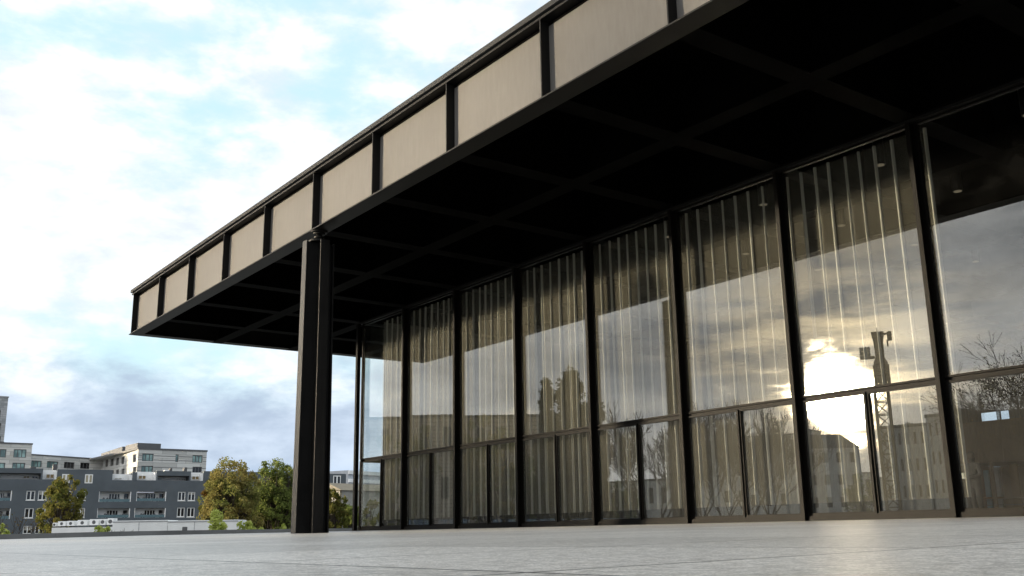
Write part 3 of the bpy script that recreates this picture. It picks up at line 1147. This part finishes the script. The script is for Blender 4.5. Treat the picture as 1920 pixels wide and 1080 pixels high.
# slate framed terraces
for (x0, x1, yt, yb2) in ((-60, 230, 505, 531), (835, 1018, 521, 546)):
    a, b, c, d = zr(x0, yt, x1, yb2)
    MB().box(a, b, 0, 5.5, c, d).build('roof_slab', DARKWALL, apt)
    MB().box(a, a + .25, .0, 5.49, Ztop + .001, c - .001).build('pier', DARKWALL, apt)
    MB().box(b - .25, b, .0, 5.49, Ztop + .001, c - .001).build('pier', DARKWALL, apt)
    MB().box(a + .26, b - .26, 2.6, 2.9, Ztop + .001, c - .001).build('terrace_wall', WHITE, apt)
    L_ = b - a
    for fx in (.12, .66, .82):
        casement(apt, (a + L_ * fx, a + L_ * (fx + .12), Ztop + .25, c - .3), 2.45, plain('warm_pane', (.22, .15, .06), .3) if fx < .8 and x0 < 0 else WINDARK, n=2, f=.07)
for (x0, yt, x1) in ((232, 512, 304), (601, 533, 706), (731, 521, 834), (1019, 525, 1084)):
    a, b, c, d = zr(x0, yt, x1, 575)
    MB().box(a, b, 2.0, 2.3, Ztop + .001, d).build('terrace_wall', WHITE, apt)
    MB().box(b - .3, b, .2, 1.99, Ztop + .001, d - .2).build('terrace_wall', WHITE, apt)
    casement(apt, (a + .5, a + 1.7, Ztop + .25, d - .6), 1.85, plain('warm_pane', (.22, .15, .06), .3), n=2, f=.08)
# a third set of openings near the right end of the block
for (x0, y0, x1, y1) in ((1775, 545, 1815, 590), (1790, 632, 1830, 680)):
    r_ = zr(x0, y0, x1, y1)
    a2, b2, c2, d2 = r_
    w = MB().box(a2, b2, -.05, -.001, c2, d2).build('window', WINWHITE, apt)
    for i in (0, 1):
        x = a2 + .15 + i * ((b2 - a2) / 2 - .03)
        MB().box(x, x + (b2 - a2) / 2 - .26, -.065, -.051, c2 + .15, d2 - .15).build('pane', WINDARK, w)
a, b, c, d = zr(1720, 535, 1842, 600)
MB().box(a, fb.L - .002, .002, 9, Ztop - .05, d).build('upper_wall', DARKWALL, apt)
# roof plant
for (x0, y0, x1, y1, m_) in ((175, 490, 205, 505, ROOFDARK), (298, 474, 321, 508, ROOFDARK), (905, 506, 930, 521, WHITE), (934, 496, 946, 521, ROOFDARK), (1012, 492, 1027, 521, ROOFDARK), (950, 514, 985, 522, WHITE)):
    a, b, c, d = zr(x0, y0, x1, y1)
    MB().box(a, b, 4.5, 6, Ztop + .001, d).build('roof_vent', m_, apt)

# ------------------------------------------------------------------ pale banded hotel behind it
hr = Front(*(Z1(735, 0)[0], 205), *(Z1(1101, 0)[0], 214), STREET, v=856)
hotel = empty('hotel', hr.P, 'pale stone banded hotel with dark roof boxes rising behind the slate block', 'building', hr.rz)
ztop = hr.sz(*Z1(735, 405))[1]
Lh = hr.L


def bands(m, a, b, ya, yb, z0, z1, step, proud=.06):
    z = z0
    while z < z1:
        m.box(a, b, ya - proud, yb, z, z + .16)
        z += step


# right wing front with windows
hw = [hr.rect(*Z1(757, 428), *Z1(818, 468)), hr.rect(*Z1(935, 432), *Z1(951, 472)), hr.rect(*Z1(1025, 436), *Z1(1079, 476)),
      hr.rect(*Z1(752, 493), *Z1(815, 533)), hr.rect(*Z1(1025, 498), *Z1(1076, 536))]
m = MB().wall(0, Lh, 0, ztop, [(*w, .3) for w in hw])
DEP = 34.0
m.quad((Lh, 0, 0), (Lh, DEP, 0), (Lh, DEP, ztop), (Lh, 0, ztop))
m.quad((0, 0, ztop), (Lh, 0, ztop), (Lh, DEP, ztop), (0, DEP, ztop))
m.quad((0, DEP, 0), (0, DEP, ztop), (Lh, DEP, ztop), (Lh, DEP, 0))
m.build('wall', PALESTONE, hotel)
for i, w in enumerate(hw):
    casement(hotel, w, .18, WINGREEN if i != 4 else WINDARK, GRAPH, 1 if i == 1 else 3, .14)
cb_ = MB().box(-.12, Lh + .12, -.12, DEP, ztop + .001, ztop + .35)
cb_.build('roof_edge', GRAPH, hotel)
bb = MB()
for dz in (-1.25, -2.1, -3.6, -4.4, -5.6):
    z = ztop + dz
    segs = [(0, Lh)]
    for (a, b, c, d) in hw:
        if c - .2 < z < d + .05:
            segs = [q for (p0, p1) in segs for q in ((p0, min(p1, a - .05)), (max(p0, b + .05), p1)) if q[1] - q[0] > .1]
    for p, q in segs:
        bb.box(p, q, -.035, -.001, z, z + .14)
bb.build('stone_band', plain('dark_band_stone', (.17, .17, .17)), hotel)  # thin stripes darker than the wall stone
# left face of the right wing: runs back from the corner; build it with its own plane
C0 = hr.P.copy()
Pl = at(Z1(490, 0)[0], 243, False, STREET, 862)
sd = (C0 - Pl)
sd.z = 0
Lw = sd.length
ang = math.atan2(sd.y, sd.x) - hr.rz


class Side(Front):
    def __init__(self, A, B, zbase):
        self.mir = False
        self.P, self.z0 = A, zbase
        self.s = (B - A).normalized()
        self.rz = math.atan2(self.s.y, self.s.x)
        self.nrm = Vector((-self.s.y, self.s.x, 0))
        self.L = (B - A).length


fs = Side(Pl, C0, STREET)
sw = []
for x0, x1 in ((508, 520), (533, 547), (561, 575), (588, 605), (617, 633), (646, 662), (708, 725)):
    k = (x0 - 508) / 217
    sw.append(fs.rect(*Z1(x0, 470 - 40 * k), *Z1(x1, 507 - 37 * k)))
    sw.append(fs.rect(*Z1(x0, 530 - 34 * k), *Z1(x1, 560 - 30 * k)))
m = MB().wall(0, fs.L, 0, ztop, [(*w, .3) for w in sw])
so_ = m.build('wall', PALESTONE, hotel)
rel = Matrix.Translation(Pl - C0)
inv = Matrix.Rotation(-hr.rz, 4, 'Z')
so_.location = inv @ (Pl - C0)
so_.rotation_euler = (0, 0, fs.rz - hr.rz)
for w in sw:
    a, b, c, d = w
    o = MB().box(a, b, .2, .3, c, d).build('pane', WINDARK, so_)
MB().box(0, fs.L - .13, -.12, 3, ztop + .001, ztop + .35).build('roof_edge', GRAPH, so_)
# roof boxes
for (F_, x0, y0, x1, y1, ya, yb, par) in ((hr, 735, 372, 860, 404, .3, 8, hotel), (fs, 493, 408, 600, 446, 2.0, 9, so_)):
    a, b, c, d = F_.rect(*Z1(x0, y0), *Z1(x1, y1))
    MB().box(a, b, ya, yb, ztop + .36, d).build('roof_box', GRAPH, par)
# middle wing
fm_ = Front(Z1(160, 0)[0], 225, Z1(492, 0)[0], 240, STREET, v=868)
mw = empty('hotel_wing', fm_.P, 'low pale banded wing linking the hotel blocks behind the slate roof', 'building', fm_.rz)
zm = fm_.sz(*Z1(300, 445))[1]
ww = [fm_.rect(*Z1(x0, y0), *Z1(x1, y1)) for x0, y0, x1, y1 in ((166, 465, 222, 500), (250, 469, 310, 505), (341, 473, 397, 507), (428, 476, 484, 509))]
m = MB().wall(0, fm_.L, 0, zm, [(*w, .3) for w in ww])
m.quad((0, 0, zm), (fm_.L, 0, zm), (fm_.L, 14, zm), (0, 14, zm))
m.quad((0, 0, 0), (0, 0, zm), (0, 14, zm), (0, 14, 0))
m.quad((fm_.L, 0, 0), (fm_.L, 14, 0), (fm_.L, 14, zm), (fm_.L, 0, zm))
m.build('wall', PALESTONE, mw)
for i, w in enumerate(ww):
    casement(mw, w, .18, WINGREEN if i < 2 else WINDARK, GRAPH, 3, .14)
MB().box(0, fm_.L, -.1, 14, zm + .001, zm + .3).build('roof_edge', GRAPH, mw)
for (x0, x1) in ((235, 280),):
    a, b, c, d = fm_.rect(*Z1(x0, 433), *Z1(x1, 446))
    MB().box(a, b, 1, 3, zm + .31, d).build('roof_vent', ROOFDARK, mw)
# left block
fl_ = Front(-60, 212, Z1(168, 0)[0], 219.5, STREET, v=850)
lb = empty('hotel_block', fl_.P, 'taller pale banded block at the left with pale green windows', 'building', fl_.rz)
zl = fl_.sz(*Z1(90, 377))[1]
ww = [fl_.rect(*Z1(x0, y0), *Z1(x1, y1)) for x0, y0, x1, y1 in ((-60, 403, 33, 447), (72, 405, 140, 449), (-60, 476, 27, 512), (65, 477, 133, 514))]
m = MB().wall(0, fl_.L, 0, zl, [(*w, .3) for w in ww])
m.quad((0, 0, zl), (fl_.L, 0, zl), (fl_.L, 14, zl), (0, 14, zl))
m.quad((fl_.L, 0, 0), (fl_.L, 14, 0), (fl_.L, 14, zl), (fl_.L, 0, zl))
m.quad((0, 0, 0), (0, 0, zl), (0, 14, zl), (0, 14, 0))
m.build('wall', PALESTONE, lb)
for w in ww:
    casement(lb, w, .18, WINGREEN, GRAPH, 3, .14)
MB().box(-.1, fl_.L + .1, -.12, 14, zl + .001, zl + .3).build('roof_edge', GRAPH, lb)
a, b, c, d = fl_.rect(*Z1(3, 360), *Z1(32, 376))
MB().box(a, b, 2, 4, zl + .31, d).build('roof_vent', ROOFDARK, lb)
# stone tower at the picture's left edge
ft = Front(-90, 300, Z1(33, 0)[0], 310, STREET, v=785)
tw_ = empty('stone_tower', ft.P, 'tall grey stone tower cut off by the left picture edge', 'tower', ft.rz)
zt_ = ft.sz(*Z1(15, 128))[1]
wh = [(*ft.rect(*Z1(-30, 195 + i * 70), *Z1(3, 240 + i * 70)), .4) for i in range(0, 4)]
m = MB().wall(0, ft.L, 0, zt_, wh)
m.quad((ft.L, 0, 0), (ft.L, 16, 0), (ft.L, 16, zt_), (ft.L, 0, zt_))
m.quad((0, 0, zt_), (ft.L, 0, zt_), (ft.L, 16, zt_), (0, 16, zt_))
m.quad((0, 0, 0), (0, 0, zt_), (0, 16, zt_), (0, 16, 0))
m.build('wall', TOWERSTONE, tw_)
for w in wh:
    MB().box(w[0], w[1], .3, .39, w[2], w[3]).build('window', WINDARK, tw_)
MB().box(-.15, ft.L + .15, -.15, 16, zt_ + .001, zt_ + .4).build('roof_edge', TOWERSTONE, tw_)

# white striped building seen past the slate block and through the glass corner
fq = Front(652, 215, 760, 232, STREET, v=930)
sb_ = empty('striped_building', fq.P, 'white building with horizontal banding right of the slate block, seen past the column', 'building', fq.rz)
zq = fq.sz(690, 884)[1]
MB().box(0, fq.L, 0, 14, 0, zq).build('wall', plain('pale_grey_wall', (.42, .44, .47), .7), sb_)
m = MB()
z = zq - .8
while z > 2:
    m.box(0, fq.L, -.35, -.001, z, z + .75)
    z -= 1.75
m.build('banding', WHITE, sb_)
fo = Front(640, 140, 760, 150, STREET, v=950)
ob = empty('stone_house', fo.P, 'low cream stone house behind the trees at the glass corner', 'building', fo.rz)
zo = fo.sz(670, 920)[1]
hw2 = [(2 + 2.6 * i, 3.3 + 2.6 * i, 5 + 0, 7, .3) for i in range(3)]
MB().wall(0, fo.L, 0, zo, hw2).box(0, fo.L, .35, 10, 0, zo - .01).build('wall', plain('cream_stone', (.27, .26, .23), .8), ob)
for h_ in hw2:
    MB().box(h_[0], h_[1], .2, .29, h_[2], h_[3]).build('window', WINDARK, ob)
MB().hexa([(-.3, -.3, zo), (fo.L + .3, -.3, zo), (fo.L + .3, 10.3, zo), (-.3, 10.3, zo), (1, 4, zo + 1.2), (fo.L - 1, 4, zo + 1.2), (fo.L - 1, 6, zo + 1.2), (1, 6, zo + 1.2)]).build('roof', plain('tan_roof', (.20, .17, .12), .8), ob)

# white containers and ventilation units before the slate block
fc = Front(*(Z1(598, 0)[0], 84), *(Z1(1268, 0)[0], 84), STREET)
parts = [(598, 892, 784, 'long white container wall before the slate block'), (894, 1268, 783, 'white site container with a small hatch, right of the long white wall')]
for x0, x1, y0, lab in parts:
    a, b, c, d = fc.rect(*Z1(x0, y0), *Z1(x1, 860))
    o = empty('site_container', fc.P + fc.s * a, lab, 'container', fc.rz)
    w = b - a
    MB().box(0, w, 0, 2.6, 0, d).build('body', plain('container_white', (.78, .79, .78), .6, .05, .7), o, bevel=.03)
    m = MB()
    for i in range(1, int(w / 2.2)):
        m.box(i * 2.2 - .02, i * 2.2 + .02, -.03, -.001, .1, d - .1)
    m.box(0, w, -.04, -.001, d - .12, d - .04)
    m.build('rib', plain('container_trim', (.36, .37, .38), .6), o)
    if x0 > 700:
        a2, b2, c2, d2 = fc.rect(*Z1(972, 818), *Z1(998, 840))
        MB().box(a2 - a, b2 - a, -.05, -.001, c2, d2).build('hatch', GRAPH, o)
fv = Front(*(Z1(255, 0)[0], 86), *(Z1(600, 0)[0], 86), STREET)
a, b, c, d = fv.rect(*Z1(275, 820), *Z1(590, 860))
vb = empty('plant_building', fv.P + fv.s * a, 'low white plant room carrying a row of ventilation units', 'building', fv.rz)
MB().box(0, b - a, 0, 4, 0, d).build('wall', WHITE, vb)
for i in range(6):
    q = (b - a) * (i + .3) / 6.3
    MB().box(q, q + .5, -.03, -.001, d - 1.4, d - .5).build('window', GRAPH, vb)
dz = d
oa = a
first = None
for i, (x0, x1, y0) in enumerate(((262, 282, 796), (290, 332, 788), (340, 378, 786), (395, 448, 781), (460, 508, 777), (518, 543, 776), (556, 588, 772))):
    a, b, c, d = fv.rect(*Z1(x0, y0), *Z1(x1, 822))
    lab = ['leftmost white ventilation unit, the smallest of the row', 'second ventilation unit from the left on the plant room',
           'third ventilation unit from the left, close to the second', 'wide fourth ventilation unit from the left on the plant room',
           'fifth ventilation unit from the left, set slightly higher', 'narrow sixth ventilation unit from the left',
           'rightmost ventilation unit above the yellow green shrub'][i]
    o = empty('ventilation_unit', fv.P + fv.s * a + fv.nrm * .6 + Vector((0, 0, dz)), lab, 'ventilation unit', fv.rz, 'white ventilation units on the plant room')
    w, h_ = b - a, d - dz
    MB().box(0, w, 0, .9, h_ * .25, h_).build('body', WHITE, o, bevel=.03)
    m = MB()
    for q in (.06, w - .12):
        for yq in (.05, .75):
            m.box(q, q + .06, yq, yq + .06, 0, h_ * .25 - .001)
    m.build('stand', GRAPH, o)
    m = MB()
    for q in range(max(1, int(w / .6))):
        cx = w * (q + .5) / max(1, int(w / .6))
        m.tube((cx, -.02, h_ * .62), (cx, -.001, h_ * .62), h_ * .24, h_ * .24, 10)
    m.build('fan', plain('fan_grey', (.10, .10, .105)), o)

# ------------------------------------------------------------------ the west side of the square, mirrored in the glass


def slab_building(name, label, ua, Da, ub, Db, vtop, mat, depth=14, rows=4, cols=8, cat='building', zb=STREET, roofh=0.0, hip=2.0, uref=None):
    F = Front(ua, Da, ub, Db, zb, True, v=vtop)
    o = empty(name, F.P, label, cat, F.rz)
    zt = F.sz(uref if uref else (ua + ub) / 2, vtop)[1]
    L_ = F.L
    hs = []
    if cols:
        for i in range(cols):
            for j in range(rows):
                s0_ = L_ * (i + .3) / cols
                z0_ = zt * (j + .35) / rows
                hs.append((s0_, s0_ + L_ * .4 / cols, z0_, z0_ + zt * .45 / rows, .3))
    m = MB().wall(0, L_, 0, zt, hs)
    m.quad((0, 0, 0), (0, 0, zt), (0, depth, zt), (0, depth, 0))
    m.quad((L_, 0, 0), (L_, depth, 0), (L_, depth, zt), (L_, 0, zt))
    m.quad((0, depth, 0), (0, depth, zt), (L_, depth, zt), (L_, depth, 0))
    m.quad((0, 0, zt), (L_, 0, zt), (L_, depth, zt), (0, depth, zt))
    m.build('wall', mat, o)
    for h_ in hs:
        MB().box(h_[0], h_[1], .2, .29, h_[2], h_[3]).build('window', WINDARK, o)
    if roofh:
        MB().hexa([(-.3, -.3, zt + .001), (L_ + .3, -.3, zt + .001), (L_ + .3, depth + .3, zt + .001), (-.3, depth + .3, zt + .001),
                   (hip, depth * .4, zt + roofh), (L_ - hip, depth * .4, zt + roofh), (L_ - hip, depth * .6, zt + roofh), (hip, depth * .6, zt + roofh)]).build('roof', ROOFDARK, o)
    else:
        MB().box(-.15, L_ + .15, -.15, depth, zt + .001, zt + .35).build('roof', ROOFDARK, o)
    return o, F, zt


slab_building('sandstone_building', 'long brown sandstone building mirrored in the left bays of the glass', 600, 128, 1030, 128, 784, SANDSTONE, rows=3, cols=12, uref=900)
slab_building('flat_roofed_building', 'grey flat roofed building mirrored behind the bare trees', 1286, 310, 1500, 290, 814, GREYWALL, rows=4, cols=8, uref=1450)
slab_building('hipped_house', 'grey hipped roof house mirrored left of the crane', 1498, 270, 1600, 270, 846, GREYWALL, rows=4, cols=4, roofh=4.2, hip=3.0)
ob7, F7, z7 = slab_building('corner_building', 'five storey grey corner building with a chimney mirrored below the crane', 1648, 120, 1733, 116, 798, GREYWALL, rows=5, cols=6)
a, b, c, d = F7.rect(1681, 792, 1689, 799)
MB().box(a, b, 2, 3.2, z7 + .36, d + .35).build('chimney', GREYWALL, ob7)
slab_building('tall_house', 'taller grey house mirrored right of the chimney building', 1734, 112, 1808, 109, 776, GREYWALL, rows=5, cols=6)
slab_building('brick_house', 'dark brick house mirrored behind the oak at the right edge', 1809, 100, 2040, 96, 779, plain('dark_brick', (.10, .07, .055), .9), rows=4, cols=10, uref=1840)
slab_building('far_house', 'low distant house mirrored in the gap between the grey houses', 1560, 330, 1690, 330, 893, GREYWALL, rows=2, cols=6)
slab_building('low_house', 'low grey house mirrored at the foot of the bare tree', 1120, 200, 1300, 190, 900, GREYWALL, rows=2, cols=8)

# mirrored trees
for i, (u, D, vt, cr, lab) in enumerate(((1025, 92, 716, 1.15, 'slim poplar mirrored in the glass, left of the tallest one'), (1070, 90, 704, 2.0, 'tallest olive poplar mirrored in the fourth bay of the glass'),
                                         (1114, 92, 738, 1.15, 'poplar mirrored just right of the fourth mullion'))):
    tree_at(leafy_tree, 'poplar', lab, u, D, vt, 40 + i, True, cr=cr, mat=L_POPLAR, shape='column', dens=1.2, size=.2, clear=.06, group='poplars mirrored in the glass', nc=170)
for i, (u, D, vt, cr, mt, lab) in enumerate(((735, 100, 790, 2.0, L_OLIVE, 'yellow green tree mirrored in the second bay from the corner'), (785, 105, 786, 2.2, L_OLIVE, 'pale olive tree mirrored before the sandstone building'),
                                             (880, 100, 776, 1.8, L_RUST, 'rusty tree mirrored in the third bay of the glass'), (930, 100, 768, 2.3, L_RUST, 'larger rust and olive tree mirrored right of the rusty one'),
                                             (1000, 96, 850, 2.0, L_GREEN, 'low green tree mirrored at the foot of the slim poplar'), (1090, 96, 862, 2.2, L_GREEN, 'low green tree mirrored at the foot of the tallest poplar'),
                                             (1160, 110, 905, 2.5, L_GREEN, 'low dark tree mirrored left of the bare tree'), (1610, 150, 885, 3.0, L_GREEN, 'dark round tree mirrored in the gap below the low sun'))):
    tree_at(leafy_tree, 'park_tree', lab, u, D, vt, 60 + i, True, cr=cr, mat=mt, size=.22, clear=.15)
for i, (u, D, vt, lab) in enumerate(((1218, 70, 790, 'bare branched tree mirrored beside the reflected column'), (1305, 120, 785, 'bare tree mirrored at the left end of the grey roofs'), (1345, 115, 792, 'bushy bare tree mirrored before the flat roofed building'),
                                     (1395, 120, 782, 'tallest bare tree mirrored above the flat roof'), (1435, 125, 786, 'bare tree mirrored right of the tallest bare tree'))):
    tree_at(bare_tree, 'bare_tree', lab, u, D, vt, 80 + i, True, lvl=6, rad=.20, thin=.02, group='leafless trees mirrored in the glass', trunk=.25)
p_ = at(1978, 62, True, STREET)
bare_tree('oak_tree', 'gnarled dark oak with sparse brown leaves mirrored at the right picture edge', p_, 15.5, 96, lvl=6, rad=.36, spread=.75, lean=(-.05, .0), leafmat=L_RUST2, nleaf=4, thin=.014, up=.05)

# ------------------------------------------------------------------ tower crane, mirrored in front of the low sun
DC = 115
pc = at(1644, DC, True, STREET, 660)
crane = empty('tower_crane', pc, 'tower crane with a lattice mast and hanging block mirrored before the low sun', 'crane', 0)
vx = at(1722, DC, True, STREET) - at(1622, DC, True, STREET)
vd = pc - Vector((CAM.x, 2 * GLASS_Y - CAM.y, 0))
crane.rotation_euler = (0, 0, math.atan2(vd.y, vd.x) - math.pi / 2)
zc1 = hgt(1648, 690, DC) - STREET
zc2 = hgt(1645, 628, DC) - STREET
hwid = .72
m = MB()
for sx in (-1, 1):
    for sy in (-1, 1):
        m.tube((sx * hwid, sy * hwid, 0), (sx * hwid, sy * hwid, zc1), .20, .20, 5)
z = 0
k = 0
while z < zc1 - 1:
    for (a, b) in (((-1, -1), (1, -1)), ((1, -1), (1, 1)), ((1, 1), (-1, 1)), ((-1, 1), (-1, -1))):
        if k % 2: a, b = b, a
        m.tube((a[0] * hwid, a[1] * hwid, z), (b[0] * hwid, b[1] * hwid, z + 1.5), .085, .085, 4)
        m.tube((a[0] * hwid, a[1] * hwid, z), (b[0] * hwid, b[1] * hwid, z), .08, .08, 4)
    z += 1.5
    k += 1
m.build('mast', CRANEMAT, crane)
m = MB().lathe((0, 0, zc1 - 2.2), [(.45, 0), (.75, 1.4), (.8, 2.6), (.5, 3.2)], 8)
m.box(-.5, .5, -.7, .7, zc1 + 1.0, zc2 - 1.1)
m.hexa([(-.55, -.7, zc2 - 1.1), (.55, -.7, zc2 - 1.1), (.55, .7, zc2 - 1.1), (-.55, .7, zc2 - 1.1), (-.72, -.8, zc2), (.72, -.8, zc2), (.72, .8, zc2), (-.72, .8, zc2)])
m.build('slewing_tower', CRANEMAT, crane)
MB().box(1.0, 2.2, -.7, .7, zc1 + .95, zc1 + 2.2).build('cab', plain('cab_grey', (.2, .2, .19)), crane)
MB().box(.55, .999, -.2, .2, zc1 + .9, zc1 + 1.2).build('cab_bracket', CRANEMAT, crane)
m = MB().box(-1.55, -1.02, -.4, .4, zc2 - 1.0, zc2 + .02)
m.box(-1.1, -.9, -.2, .2, zc2 - 1.7, zc2 - 1.01)
m.box(-1.019, -.7, -.1, .1, zc2 - .3, zc2 - .1)
m.build('winch', CRANEMAT, crane)
# jib pointing away along the line of sight
jd = 28
m = MB()
for sx in (-.5, .5):
    m.tube((sx, .9, zc2 - .4), (sx, jd, zc2 - .4), .09, .07, 4)
m.tube((0, .9, zc2 + .7), (0, jd, zc2 + .3), .09, .07, 4)
for i in range(14):
    y_ = 1 + i * 1.9
    for sx in (-.5, .5):
        m.tube((sx, y_, zc2 - .4), (0, y_ + .95, zc2 + .6), .04, .04, 4)
m.build('jib', CRANEMAT, crane)
